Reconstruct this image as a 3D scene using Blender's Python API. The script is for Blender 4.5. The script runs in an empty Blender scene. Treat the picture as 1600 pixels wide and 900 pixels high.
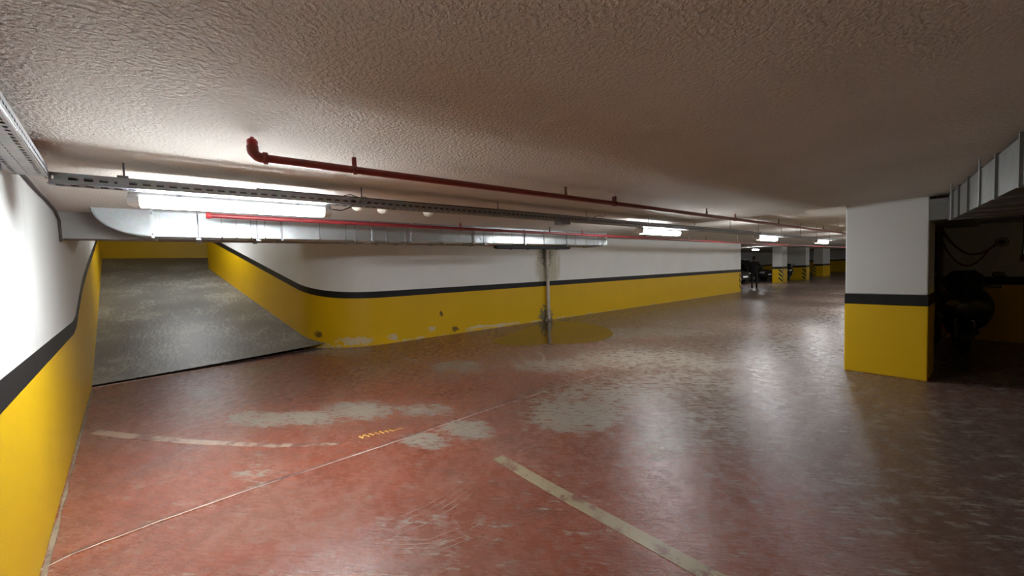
import bpy, bmesh, math, random
from mathutils import Vector, Matrix, noise
random.seed(7)
S = bpy.context.scene
COL = S.collection
PI = math.pi
# ------------------------------------------------------------------ camera
H = 1.55
YAW, PITCH, ROLL, FPX = math.radians(51.88), math.radians(2.75), math.radians(1.9), 603.0
fw = Vector((-math.sin(YAW)*math.cos(PITCH), math.cos(YAW)*math.cos(PITCH), -math.sin(PITCH)))
rt = Vector((math.cos(YAW), math.sin(YAW), 0)); up = rt.cross(fw)
r_ = rt*math.cos(ROLL)-up*math.sin(ROLL); u_ = up*math.cos(ROLL)+rt*math.sin(ROLL)
cd = bpy.data.cameras.new('camera'); cam = bpy.data.objects.new('camera', cd); COL.objects.link(cam)
cd.sensor_width = 36; cd.lens = FPX/1600*36; cd.clip_start = .02; cd.clip_end = 300
m3 = Matrix((r_, u_, -fw)).transposed()
cam.matrix_world = Matrix.Translation((0, 0, H)) @ m3.to_4x4()
S.camera = cam
# ------------------------------------------------------------------ world, exposure
w = bpy.data.worlds.new('world'); S.world = w; w.use_nodes = True
w.node_tree.nodes['Background'].inputs[0].default_value = (.8, .85, .9, 1)
w.node_tree.nodes['Background'].inputs[1].default_value = 0.0
S.view_settings.view_transform = 'Standard'; S.view_settings.look = 'None'
S.view_settings.gamma = 1; S.view_settings.use_curve_mapping = False
S.view_settings.exposure = 0.72
S.cycles.max_bounces = 8; S.cycles.diffuse_bounces = 5; S.cycles.glossy_bounces = 3
LAMP = 105.0            # emission of a fluorescent diffuser

# ------------------------------------------------------------------ helpers
class MB:
    def __init__(s): s.v = []; s.f = []; s.m = []; s.uv = {}; s.sm = []
    def add(s, vs, fs, mi=0, smooth=False):
        o = len(s.v); s.v += [tuple(p) for p in vs]
        for f in fs: s.f.append(tuple(i+o for i in f)); s.m.append(mi); s.sm.append(smooth)
        return s
    def box(s, a, b, mi=0):
        x0, y0, z0 = a; x1, y1, z1 = b
        return s.add([(x0,y0,z0),(x1,y0,z0),(x1,y1,z0),(x0,y1,z0),(x0,y0,z1),(x1,y0,z1),(x1,y1,z1),(x0,y1,z1)],
                     [(0,3,2,1),(4,5,6,7),(0,1,5,4),(1,2,6,5),(2,3,7,6),(3,0,4,7)], mi)
    def obox(s, c, ax, ay, az, mi=0):
        """box from centre and three half-axis vectors"""
        c = Vector(c); ax = Vector(ax); ay = Vector(ay); az = Vector(az)
        vs = [c+ax*i+ay*j+az*k for k in (-1,1) for j in (-1,1) for i in (-1,1)]
        return s.add(vs, [(0,2,3,1),(4,5,7,6),(0,1,5,4),(1,3,7,5),(3,2,6,7),(2,0,4,6)], mi)
    def tube(s, pts, r, n=10, mi=0, caps=True, smooth=True):
        pts = [Vector(p) for p in pts]; rs = r if isinstance(r, (list, tuple)) else [r]*len(pts)
        rings = []; prev = None
        for i, p in enumerate(pts):
            t = (pts[min(i+1, len(pts)-1)]-pts[max(i-1, 0)]).normalized()
            if prev is None:
                a = Vector((0,0,1)) if abs(t.z) < .9 else Vector((1,0,0))
                nrm = t.cross(a).normalized()
            else:
                nrm = (prev-t*prev.dot(t)).normalized()
            prev = nrm; b = t.cross(nrm)
            rings.append([p+(nrm*math.cos(2*PI*k/n)+b*math.sin(2*PI*k/n))*rs[i] for k in range(n)])
        vs = [q for rg in rings for q in rg]; fs = []
        for i in range(len(pts)-1):
            for k in range(n):
                fs.append((i*n+k, i*n+(k+1) % n, (i+1)*n+(k+1) % n, (i+1)*n+k))
        s.add(vs, fs, mi, smooth)
        if caps:
            s.add(rings[0], [tuple(range(n))[::-1]], mi); s.add(rings[-1], [tuple(range(n))], mi)
        return s
    def lathe(s, prof, o=(0,0,0), axis='Z', n=20, mi=0, smooth=True):
        """prof: list of (radius, height) about an axis through o"""
        vs = []; fs = []
        for r, h in prof:
            for k in range(n):
                a = 2*PI*k/n; c, d = r*math.cos(a), r*math.sin(a)
                p = {'Z': (c,d,h), 'X': (h,c,d), 'Y': (d,h,c)}[axis]
                vs.append((p[0]+o[0], p[1]+o[1], p[2]+o[2]))
        for i in range(len(prof)-1):
            for k in range(n): fs.append((i*n+k, i*n+(k+1) % n, (i+1)*n+(k+1) % n, (i+1)*n+k))
        return s.add(vs, fs, mi, smooth)
    def loft(s, rings, mi=0, smooth=True, caps=True):
        n = len(rings[0]); vs = [p for r in rings for p in r]; fs = []
        for i in range(len(rings)-1):
            for k in range(n): fs.append((i*n+k, i*n+(k+1) % n, (i+1)*n+(k+1) % n, (i+1)*n+k))
        s.add(vs, fs, mi, smooth)
        if caps: s.add(rings[0], [tuple(range(n))[::-1]], mi); s.add(rings[-1], [tuple(range(n))], mi)
        return s
    def prism(s, poly, z0, z1, mi=0):
        n = len(poly); vs = [(x,y,z0) for x,y in poly]+[(x,y,z1) for x,y in poly]
        return s.add(vs, [tuple(range(n))[::-1], tuple(range(n,2*n))]+[(i,(i+1)%n,n+(i+1)%n,n+i) for i in range(n)], mi)
    def ribbon(s, pts, wd, z0=0.0, z1=.003, mi=0):
        pts = [Vector((p[0],p[1])) for p in pts]; L = []; R = []
        for i, p in enumerate(pts):
            t = (pts[min(i+1,len(pts)-1)]-pts[max(i-1,0)]).normalized(); nn = Vector((-t.y,t.x))
            ww = wd[i] if isinstance(wd,(list,tuple)) else wd
            L.append(p+nn*ww/2); R.append(p-nn*ww/2)
        for i in range(len(pts)-1):
            s.prism([L[i],R[i],R[i+1],L[i+1]][::1], z0, z1, mi)
        return s
    def build(s, name, mats, parent=None, bevel=0, fix=True):
        me = bpy.data.meshes.new(name); me.from_pydata(s.v, [], s.f)
        if not isinstance(mats, (list, tuple)): mats = [mats]
        for m in mats: me.materials.append(m)
        me.polygons.foreach_set('material_index', s.m); me.polygons.foreach_set('use_smooth', s.sm)
        if fix:
            bm = bmesh.new(); bm.from_mesh(me); bmesh.ops.recalc_face_normals(bm, faces=bm.faces); bm.to_mesh(me); bm.free()
        o = bpy.data.objects.new(name, me); COL.objects.link(o)
        if parent: o.parent = parent
        if bevel:
            b = o.modifiers.new('bevel', 'BEVEL'); b.width = bevel; b.segments = 2; b.limit_method = 'ANGLE'
        return o

def tag(o, label, cat, group=None):
    o['label'] = label; o['category'] = cat
    if group: o['group'] = group
    return o
def struct(o, label=None):
    o['kind'] = 'structure'
    if label: o['label'] = label
    return o
def thing(name, label, cat, loc=(0,0,0), rz=0, group=None):
    e = bpy.data.objects.new(name, None); COL.objects.link(e); e.empty_display_size = .1
    e.location = loc; e.rotation_euler = (0,0,rz); return tag(e, label, cat, group)
def dup(root, loc=None, rz=None, label=None, group=None, parent=None):
    c = root.copy(); COL.objects.link(c); c.parent = parent
    if loc is not None: c.location = loc
    if rz is not None: c.rotation_euler = (0,0,rz)
    if label: c['label'] = label
    if group: c['group'] = group
    for ch in list(root.children): dup(ch, parent=c)
    return c

# ------------------------------------------------------------------ materials
class NT:
    def __init__(s, name):
        s.mat = bpy.data.materials.new(name); s.mat.use_nodes = True; s.t = s.mat.node_tree
        s.p = s.t.nodes['Principled BSDF']
    def n(s, typ, **kw):
        nd = s.t.nodes.new(typ)
        for k, v in kw.items():
            if k.startswith('_'): setattr(nd, k[1:], v)
            else:
                key = int(k[1:]) if (k[0] == 'i' and k[1:].isdigit()) else k.replace('_', ' ')
                inp = nd.inputs[key]
                if hasattr(v, 'is_output') or isinstance(v, bpy.types.NodeSocket): s.t.links.new(v, inp)
                else: inp.default_value = v
        return nd
    def coord(s, kind='Object', scale=None):
        o = s.n('ShaderNodeTexCoord').outputs[kind]
        if scale is not None:
            mp = s.n('ShaderNodeMapping', Vector=o); mp.inputs['Scale'].default_value = scale; o = mp.outputs[0]
        return o
    def noise(s, v, scale, detail=4, rough=.55, dist=0):
        return s.n('ShaderNodeTexNoise', Vector=v, Scale=scale, Detail=detail, Roughness=rough, Distortion=dist).outputs[0]
    def ramp(s, fac, stops):
        r = s.n('ShaderNodeValToRGB', Fac=fac); e = r.color_ramp.elements
        while len(e) < len(stops): e.new(.5)
        for i, (p, c) in enumerate(stops):
            e[i].position = p; e[i].color = c if len(c) == 4 else (*c, 1)
        return r.outputs[0]
    def mix(s, fac, a, b, typ='MIX'):
        m = s.n('ShaderNodeMix', _data_type='RGBA', _blend_type=typ)
        for k, v in ((0, fac), (6, a), (7, b)):
            if isinstance(v, bpy.types.NodeSocket): s.t.links.new(v, m.inputs[k])
            else: m.inputs[k].default_value = v if k == 0 else (*v, 1)
        return m.outputs[2]
    def math(s, op, a, b=0.0, clamp=False):
        m = s.n('ShaderNodeMath', _operation=op, _use_clamp=clamp)
        for k, v in ((0, a), (1, b)):
            if isinstance(v, bpy.types.NodeSocket): s.t.links.new(v, m.inputs[k])
            else: m.inputs[k].default_value = v
        return m.outputs[0]
    def step(s, x, lo, hi):
        m = s.n('ShaderNodeMapRange', _interpolation_type='SMOOTHSTEP', Value=x)
        m.inputs[1].default_value = lo; m.inputs[2].default_value = hi
        return m.outputs[0]
    def attr(s, name): return s.n('ShaderNodeAttribute', _attribute_name=name).outputs['Fac']
    def bump(s, h, strength=.3, dist=.01):
        b = s.n('ShaderNodeBump', Height=h); b.inputs['Strength'].default_value = strength; b.inputs['Distance'].default_value = dist
        s.t.links.new(b.outputs[0], s.p.inputs['Normal']); return b
    def set(s, **kw):
        for k, v in kw.items():
            inp = s.p.inputs[k.replace('_', ' ')]
            if isinstance(v, bpy.types.NodeSocket): s.t.links.new(v, inp)
            elif isinstance(v, tuple) and len(v) == 3: inp.default_value = (*v, 1)
            else: inp.default_value = v
        return s
    def blob(s, sep, cx, cy, rx, ry):
        """elliptic mask 1 inside .. 0 outside on two coordinates"""
        a = s.math('DIVIDE', s.math('SUBTRACT', sep[0], cx), rx); b = s.math('DIVIDE', s.math('SUBTRACT', sep[1], cy), ry)
        d = s.math('ADD', s.math('MULTIPLY', a, a), s.math('MULTIPLY', b, b))
        return s.math('SUBTRACT', 1.0, d, True)

def simple(name, col, rough=.5, metal=0.0, var=.12, scale=8, bump=0, bscale=40, spec=.5):
    q = NT(name); v = q.coord('Object')
    nz = q.noise(v, scale, 5)
    c = q.ramp(nz, [(.3, tuple(x*(1-var) for x in col)), (.7, tuple(min(1, x*(1+var)) for x in col))])
    q.set(Base_Color=c, Roughness=rough, Metallic=metal); q.p.inputs['Specular IOR Level'].default_value = spec
    if bump: q.bump(q.noise(v, bscale, 4), bump, .004)
    return q.mat

def m_ceiling():
    q = NT('stucco_ceiling'); v = q.coord('Object')
    big = q.noise(v, .9, 4)
    c = q.ramp(big, [(.3, (.56,.525,.47)), (.7, (.63,.595,.54))])
    q.set(Base_Color=c, Roughness=.85)
    a = q.noise(v, 58, 3, .6); b = q.n('ShaderNodeTexVoronoi', Vector=v, Scale=70.0, _feature='SMOOTH_F1').outputs[0]
    h = q.math('ADD', q.ramp(a, [(.38,(0,0,0)),(.62,(1,1,1))]), q.math('MULTIPLY', b, -.7))
    q.bump(h, .75, .005); return q.mat

def wall_paint(name, col, kind, plain=False):
    q = NT(name); uv = q.n('ShaderNodeUVMap').outputs[0]; v = q.coord('Object')
    sp = q.n('ShaderNodeSeparateXYZ', Vector=uv).outputs; uvw = (sp[0], sp[1])
    n1 = q.noise(v, 1.2, 5); n2 = q.noise(v, 14, 5, .65)
    c = q.ramp(n1, [(.3, tuple(x*.93 for x in col)), (.7, col)])
    rough = .45
    if kind == 'yellow':
        # chipped paint along the foot of the wall
        low = 0.0 if plain else q.step(q.math('ADD', uvw[1], q.math('MULTIPLY', q.noise(v, 3.0, 4), .28)), .24, .10)
        chips = q.step(q.math('ADD', q.math('MULTIPLY', low, .42), n2), .88, .96)
        c = q.mix(chips, c, (.62,.50,.28))
    stain = None
    return q, c, n1, n2, uvw, v

def m_white(curved):
    q, c, n1, n2, uvw, v = wall_paint('white_wall_paint' + ('_stained' if curved else ''), (.84,.855,.85) if curved else (.66,.67,.66), 'white')  # one white paint; plain copy darkened where lamps overlight wall and pillars
    if curved:
        st = q.blob(uvw, 13.72, 1.65, .62, 1.1)
        streak = q.noise(q.coord('Object', (1, 5, .7)), 2.2, 5, .6)
        m = q.step(q.math('ADD', q.math('MULTIPLY', st, .5), q.math('MULTIPLY', streak, .75)), .42, .72)
        m = q.math('MULTIPLY', m, q.step(st, 0.0, .25))
        c = q.mix(q.math('MULTIPLY', m, .8), c, (.48,.45,.32))
        dk = q.blob(uvw, 13.80, 1.95, .42, .62)
        m2 = q.step(q.math('ADD', q.math('MULTIPLY', dk, .42), q.math('MULTIPLY', n2, .7)), .54, .72)
        c = q.mix(q.math('MULTIPLY', m2, q.step(dk, 0, .2)), c, (.22,.20,.15))
    else:
        sm = q.step(q.noise(q.coord('Object', (1.4,1.4,.35)), 1.6, 4), .60, .80)
        c = q.mix(q.math('MULTIPLY', sm, .35), c, (.40,.40,.42))
    q.set(Base_Color=c, Roughness=.5); q.bump(q.noise(v, 30, 3), .12, .004); return q.mat
def m_yellow(curved, plain=False):
    q, c, n1, n2, uvw, v = wall_paint('yellow_wall_paint' + ('_chipped' if curved else '_plain' if plain else ''), (.72,.445,.003), 'yellow', plain)
    if curved:
        n3 = q.noise(v, 11, 6, .75, .6)
        for (cx, cy, rx, ry, k) in CHIPS:
            b = q.blob(uvw, cx, cy, rx, ry)
            m = q.step(q.math('ADD', q.math('MULTIPLY', b, .85), q.math('MULTIPLY', q.math('SUBTRACT', n3, .5), 3.0)), .46, .60)
            m = q.math('MULTIPLY', m, q.step(b, 0, .10))
            c = q.mix(m, c, k)
    q.set(Base_Color=c, Roughness=.45); q.p.inputs['Specular IOR Level'].default_value = .3; q.bump(q.noise(v, 26, 3), .10, .004); return q.mat

def m_floor():
    q = NT('worn_red_floor_paint'); v = q.coord('Object')
    wear = q.attr('wear'); tone = q.attr('tone')
    f1 = q.noise(v, 1.7, 6, .6); f2 = q.noise(v, 9, 6, .7)
    rot0 = q.n('ShaderNodeMapping', Vector=v); rot0.inputs['Rotation'].default_value = (0,0,math.radians(-43))
    rot = q.n('ShaderNodeMapping', Vector=rot0.outputs[0]); rot.inputs['Scale'].default_value = (1.2,6.0,1)
    st2 = q.noise(rot.outputs[0], 3.2, 6, .7, .5)                        # scuffs across the lane
    st = q.noise(q.coord('Object', (6, 1.4, 1)), 3.0, 5, .65, .4)
    fs_ = q.noise(rot.outputs[0], 9, 6, .75, .3)
    red = q.ramp(f1, [(.28, (.195,.055,.036)), (.5, (.25,.074,.045)), (.75, (.28,.112,.078))])
    red = q.mix(q.math('MULTIPLY', q.step(st, .45, .75), .35), red, (.25,.150,.125))
    hz = q.step(q.noise(v, .8, 5, .6), .40, .70)
    red = q.mix(q.math('MULTIPLY', hz, .40), red, (.21,.140,.115))
    red = q.mix(q.math('MULTIPLY', tone, .80), red, (.135,.110,.092))
    e = q.math('ADD', wear, q.math('ADD', q.math('MULTIPLY', q.math('SUBTRACT', f2, .5), 1.3), q.math('ADD', q.math('MULTIPLY', q.math('SUBTRACT', st2, .5), 2.6), q.math('MULTIPLY', q.math('SUBTRACT', fs_, .5), 1.4))))
    msk = q.step(e, .44, .60)
    grey = q.ramp(fs_, [(.3, (.20,.178,.145)), (.52, (.33,.30,.25)), (.7, (.46,.425,.36))])
    c = q.mix(q.math('MULTIPLY', msk, .86), red, grey)
    scr = q.step(q.math('ADD', q.math('MULTIPLY', st2, .5), q.math('MULTIPLY', fs_, .5)), .55, .62)
    c = q.mix(q.math('MULTIPLY', scr, .5), c, (.36,.28,.235))
    dk = q.step(q.noise(rot.outputs[0], 1.1, 6, .7), .56, .72)
    c = q.mix(q.math('MULTIPLY', dk, .35), c, (.085,.066,.056))
    rg = q.math('ADD', .19, q.math('ADD', q.math('MULTIPLY', msk, .05), q.math('MULTIPLY', q.step(q.math('ADD', q.math('MULTIPLY', f2, .5), q.math('MULTIPLY', fs_, .5)), .38, .64), .20)))
    q.set(Base_Color=c, Roughness=rg); q.p.inputs['Specular IOR Level'].default_value = .5
    q.bump(q.math('ADD', q.math('MULTIPLY', q.math('ADD', f2, fs_), .8), q.math('ADD', q.math('MULTIPLY', f1, 1.5), q.math('MULTIPLY', msk, -.25))), .36, .012)
    return q.mat
def m_ramp():
    q = NT('ramp_concrete'); v = q.coord('Object')
    f1 = q.noise(v, 1.1, 5); f2 = q.noise(q.coord('Object', (1, 2.6, 1)), 6, 6, .7)
    c = q.ramp(f1, [(.3, (.14,.14,.13)), (.7, (.20,.20,.185))])
    m = q.step(q.math('ADD', q.math('MULTIPLY', f1, .5), q.math('MULTIPLY', f2, .6)), .55, .66)
    c = q.mix(q.math('MULTIPLY', m, .7), c, (.36,.36,.335))
    q.set(Base_Color=c, Roughness=.42); q.bump(f2, .35, .02); return q.mat

def m_galv(name, col=(.62,.66,.68), rough=.33):
    q = NT(name); v = q.coord('Object')
    n = q.noise(v, 3.0, 4); vo = q.n('ShaderNodeTexVoronoi', Vector=v, Scale=38.0).outputs['Color']
    c = q.mix(.10, q.ramp(n, [(.3, tuple(x*.82 for x in col)), (.7, col)]), vo, 'OVERLAY')
    oi = q.n('ShaderNodeObjectInfo').outputs['Random']
    c = q.mix(q.math('MULTIPLY', oi, .45), c, tuple(x*.55 for x in col))
    r = q.math('ADD', rough-.08, q.math('MULTIPLY', q.noise(v, 7, 4), .2))
    q.set(Base_Color=c, Roughness=r, Metallic=.8); q.bump(q.noise(v, 2.5, 2), .25, .05); return q.mat

def m_hazard():
    q = NT('hazard_stripes'); v = q.coord('Object')
    sp = q.n('ShaderNodeSeparateXYZ', Vector=v).outputs
    s = q.math('ADD', q.math('ADD', sp[0], sp[1]), sp[2])
    f = q.math('FRACT', q.math('MULTIPLY', s, 3.4))
    c = q.mix(q.math('GREATER_THAN', f, .5), (.72,.50,.02), (.02,.02,.02))
    q.set(Base_Color=c, Roughness=.5); return q.mat
def m_emit(name, col, st):
    q = NT(name); q.set(Base_Color=(.9,.9,.9), Emission_Color=col, Emission_Strength=st); return q.mat

CREAM = (.62,.52,.33); BROWN = (.17,.10,.02)
U0 = 21.7-3.116         # path length where the curve starts (path runs from the far end)
CHIPS = [(U0+.75, .08, .55, .13, CREAM), (U0-.05, .10, .18, .10, CREAM), (U0+1.55, .16, .16, .10, BROWN), (21.7-4.39, .50, .09, .10, BROWN),
         (21.7-4.12, .17, .16, .10, CREAM), (21.7-4.76, .09, .14, .12, BROWN), (21.7-7.85, .12, .40, .42, (.20,.17,.10)), (21.7-6.2, .03, .9, .06, CREAM),
         (21.7-5.4, .06, .5, .06, CREAM)]
MT = dict(
    ceil=m_ceiling(), white=m_white(False), whitec=m_white(True), yellow=m_yellow(False), yellowc=m_yellow(True), yellowp=m_yellow(False, True),
    black=simple('black_stripe_paint', (.012,.012,.013), .5, 0, .2, 6, 0, 40, .25), floor=m_floor(), ramp=m_ramp(),
    galv=m_galv('galvanised_duct_sheet'), tray=m_galv('galvanised_tray_steel', (.40,.41,.42), .4), duct2=m_galv('shaded_duct_sheet', (.24,.245,.24), .5), tray2=m_galv('dull_tray_steel', (.48,.48,.47), .45), rod=simple('zinc_rod', (.25,.25,.26), .4, .8),  # duct2: same galvanised sheet, darkened to put the dim right side into its colour
    redpipe=simple('red_pipe_enamel', (.22,.030,.024), .38, 0, .15, 10), redhead=simple('bright_red_enamel', (.42,.03,.035), .4),
    redpipe2=simple('crimson_pipe_enamel', (.20,.018,.022), .45, 0, .15, 10), brass=simple('tarnished_brass', (.20,.10,.05), .4, .6), lamp=m_emit('lit_diffuser', (.93,.98,1.0), LAMP),
    lampmid=m_emit('dimmed_lit_diffuser', (.95,.98,1.0), LAMP*.68), lampdim=m_emit('weakly_lit_diffuser', (.95,.97,1.0), LAMP*.55), house=simple('pale_grey_polycarbonate', (.55,.55,.53), .5), cap=simple('white_lamp_cap', (.8,.8,.8), .45),  # lampmid: later lamps dimmed to darken the pillar and right floor
    dome=simple('white_detector_plastic', (.78,.75,.68), .4), dark=simple('black_plastic', (.008,.008,.009), .6, 0, .1, 8, 0, 40, .25),
    pvc=simple('dusty_white_downpipe', (.58,.53,.48), .6, 0, .25, 5), grime=simple('damp_plaster_rubble', (.20,.165,.12), .9, 0, .4, 20, .6),
    cream=None, hazard=m_hazard(), tyre=simple('tyre_rubber', (.02,.02,.02), .75), chrome=simple('chrome', (.75,.75,.77), .15, 1.0, .05),
    carblack=simple('black_car_paint', (.012,.012,.014), .16, 0, .2), glass=simple('dark_window_glass', (.012,.014,.016), .05, 0, .1),
    light=simple('clear_light_lens', (.75,.78,.8), .12, 0, .05), cloth=simple('black_cloth', (.012,.012,.014), .85, 0, .2, 30),
    trouser=simple('charcoal_trousers', (.016,.016,.02), .85, 0, .2, 30), skin=simple('skin', (.36,.20,.13), .55), hair=simple('dark_hair', (.012,.009,.008), .7),
    cable=simple('dark_cable', (.05,.035,.03), .6), hose=simple('faded_red_hose', (.16,.045,.03), .6), tail=simple('red_tail_lens', (.35,.01,.01), .2),
    dust=simple('wall_foot_grit', (.26,.21,.15), .8, 0, .5, 22, .5), scratch=simple('pale_scratch', (.40,.29,.24), .6, 0, .3, 15), seal=simple('dusty_pink_joint_filler', (.58,.40,.34), .6, 0, .35, 18, .4), gap=simple('dark_joint_gap', (.05,.045,.04), .8),
    concrete=simple('shaded_beam_grey', (.26,.25,.24), .8, 0, .15, 4, .3),  # beam grey with the shade on its face put into the colour
)
def m_line(name, col, thr):
    q = NT(name); v = q.coord('Object'); n = q.noise(v, 6, 6, .7)
    c = q.mix(q.step(n, thr-.06, thr+.06), col, (.19,.085,.065)); q.set(Base_Color=c, Roughness=.4); return q.mat
MT['cream'] = m_line('faded_cream_line_paint', (.36,.295,.185), .56)
MT['cream2'] = m_line('worn_pale_line_paint', (.46,.34,.26), .52)
MT['scrawl'] = simple('yellow_marker_paint', (.85,.55,.12), .5)

# ================================================================== SETTING
CE, CE2, YJ = 2.26, 2.50, 6.86
SL = .24
def ramp_z(x):
    d = -8.62-x
    return SL*(math.sqrt(d*d+.16)+d)/2 if x < -7.9 else 0.0
def left_y(x): return -.40+.126*x
def ramp_y(x): return 1.5+.22*(x+9.9)

# floor with worn paint attributes
WEAR_GLINT = [(-6.73,-.13,.17,.17,.36,0),(-5.92,-.18,.23,.24,.33,.01),(-5.05,.33,.25,.27,.26,-.02),(-4.71,.77,.25,.27,.24,-.04),(-4.55,1.27,.26,.28,.29,-.08),
 (-4.04,1.82,.23,.24,.18,-.08),(-3.27,1.49,.14,.16,.14,-.07),(-3.23,1.92,.15,.16,.19,-.11),(-5.49,3.13,.31,.30,.35,-.20),(-2.75,2.96,.32,.34,.27,-.30),
 (-2.88,3.66,.61,.63,.32,-.41),(-2.63,4.64,.82,.83,.37,-.65),(-1.69,3.80,.48,.52,.24,-.54),(-1.84,3.03,.13,.14,.18,-.30),(-8.74,1.98,.64,.59,.70,-.17),  # smallest patch here paints in a floor highlight along with the wear
 (-5.13,7.72,1.24,1.05,.45,-.68),(-3.71,5.57,.87,.83,.41,-.62),(-2.36,6.87,.54,.51,.39,-1.15),(-3.65,.19,.09,.10,.23,-.02),(-2.03,1.04,.30,.35,.14,-.08),
 (-2.8,5.87,.39,.38,.17,-.35),(-4.4,4.3,.5,.5,.3,-.3)]
WAMP = [.8,.5,.85,.85,.85,.65,.85,.95,.65,.9,.6,.5,.5,.75,.65,.6,.6,.45,.45,.28,.6,.65]
def wear_tone(x, y):
    s = 0
    for (cx,cy,ax,ay,bx,by), am in zip(WEAR_GLINT, WAMP):
        dx, dy = x-cx, y-cy; det = ax*by-ay*bx
        u = (dx*by-dy*bx)/det; v = (ax*dy-ay*dx)/det
        r = u*u+v*v
        if r < 9: s = max(s, am*math.exp(-.75*r*r*.6))
    # the driving lane is scrubbed to a grey brown
    lane = 1/(1+math.exp(-((y-3.4)+(x+2.6)*.55)*1.5))
    rough = noise.noise((x*.55, y*.55, 3.1))
    tone = max(0, min(1, lane*.95+rough*.35))
    for cx, cy, rr, am in ((-1.2,2.69,.55,.8),(-2.69,1.91,.5,.5),(-4.6,7.3,.55,.7),(-5.2,6.0,.4,.5),(-1.0,2.1,.4,.5)):
        tone -= am*math.exp(-((x-cx)**2+(y-cy)**2)/rr**2)
    s = max(s, .30*lane+.22*noise.noise((x*.9, y*.9, 7)))
    return s, max(0, min(1, tone))
def axis(segs):
    out = []
    for a, b, st in segs:
        n = max(1, round((b-a)/st)); out += [a+(b-a)*i/n for i in range(n)]
    return out+[segs[-1][1]]
xs = axis([(-17,-9.4,1.2),(-9.4,1,.07),(1,4.4,.6)]); ys = axis([(-2,12,.07),(12,24,.4),(24,60,2)])
mb = MB(); nx = len(xs)
mb.add([(x,y,0) for y in ys for x in xs], [])
for j in range(len(ys)-1):
    for i in range(nx-1):
        xc, yc = (xs[i]+xs[i+1])/2, (ys[j]+ys[j+1])/2
        if xc < -8.62-.17*(yc+1.5) and yc < 2.0: continue
        if xc < -9.6 and yc < 21: continue
        k = j*nx+i; mb.f.append((k,k+1,k+nx+1,k+nx)); mb.m.append(0); mb.sm.append(False)
floor = struct(mb.build('floor', MT['floor']), 'glossy red painted garage floor worn to grey')
me = floor.data
wa = me.attributes.new('wear','FLOAT','POINT'); ta = me.attributes.new('tone','FLOAT','POINT')
wl, tl = [], []
for p in me.vertices:
    a, b = wear_tone(p.co.x, p.co.y); wl.append(a); tl.append(b)
wa.data.foreach_set('value', wl); ta.data.foreach_set('value', tl)

# ramp slab
mb = MB(); rows = []
rx = axis([(-18.6,-9.9,.4),(-9.9,-8.4,.1)])
NY = 24
for x in rx:
    row = []
    for k in range(NY+1):
        f_ = max(0, 1-(-8.4-x)/1.5)
        y0 = left_y(x)-.06; y1 = 2.2 if x > -9.7 else (ramp_y(x)+.1 if x > -16.75 else 3.2)
        y = y0+(y1-y0)*k/NY; xx = x+(.04-.172*(y+1.5))*f_
        row.append((xx, y, ramp_z(xx)+.004))
    rows.append(row)
vs = [p for r in rows for p in r]; fs = [(i*(NY+1)+k,i*(NY+1)+k+1,(i+1)*(NY+1)+k+1,(i+1)*(NY+1)+k) for i in range(len(rows)-1) for k in range(NY)]
mb.add(vs, fs, 0, True)
ramp = struct(mb.build('ramp_floor', MT['ramp']), 'grey concrete car ramp climbing between yellow walls')
jl = [(-8.36+.0*t-.172*(3.3*t), -1.50+3.3*t) for t in [i/14 for i in range(15)]]
jl = [(x+.015*noise.noise((x*5,y*7,1)), y) for x, y in jl]
g = MB().ribbon(jl, .05, .002, .010).build('joint_gap', MT['gap'], floor)
g2 = MB().ribbon([(x+.05,y) for x,y in jl[:8]], .035, .001, .008).build('joint_lip', MT['seal'], floor)

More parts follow.
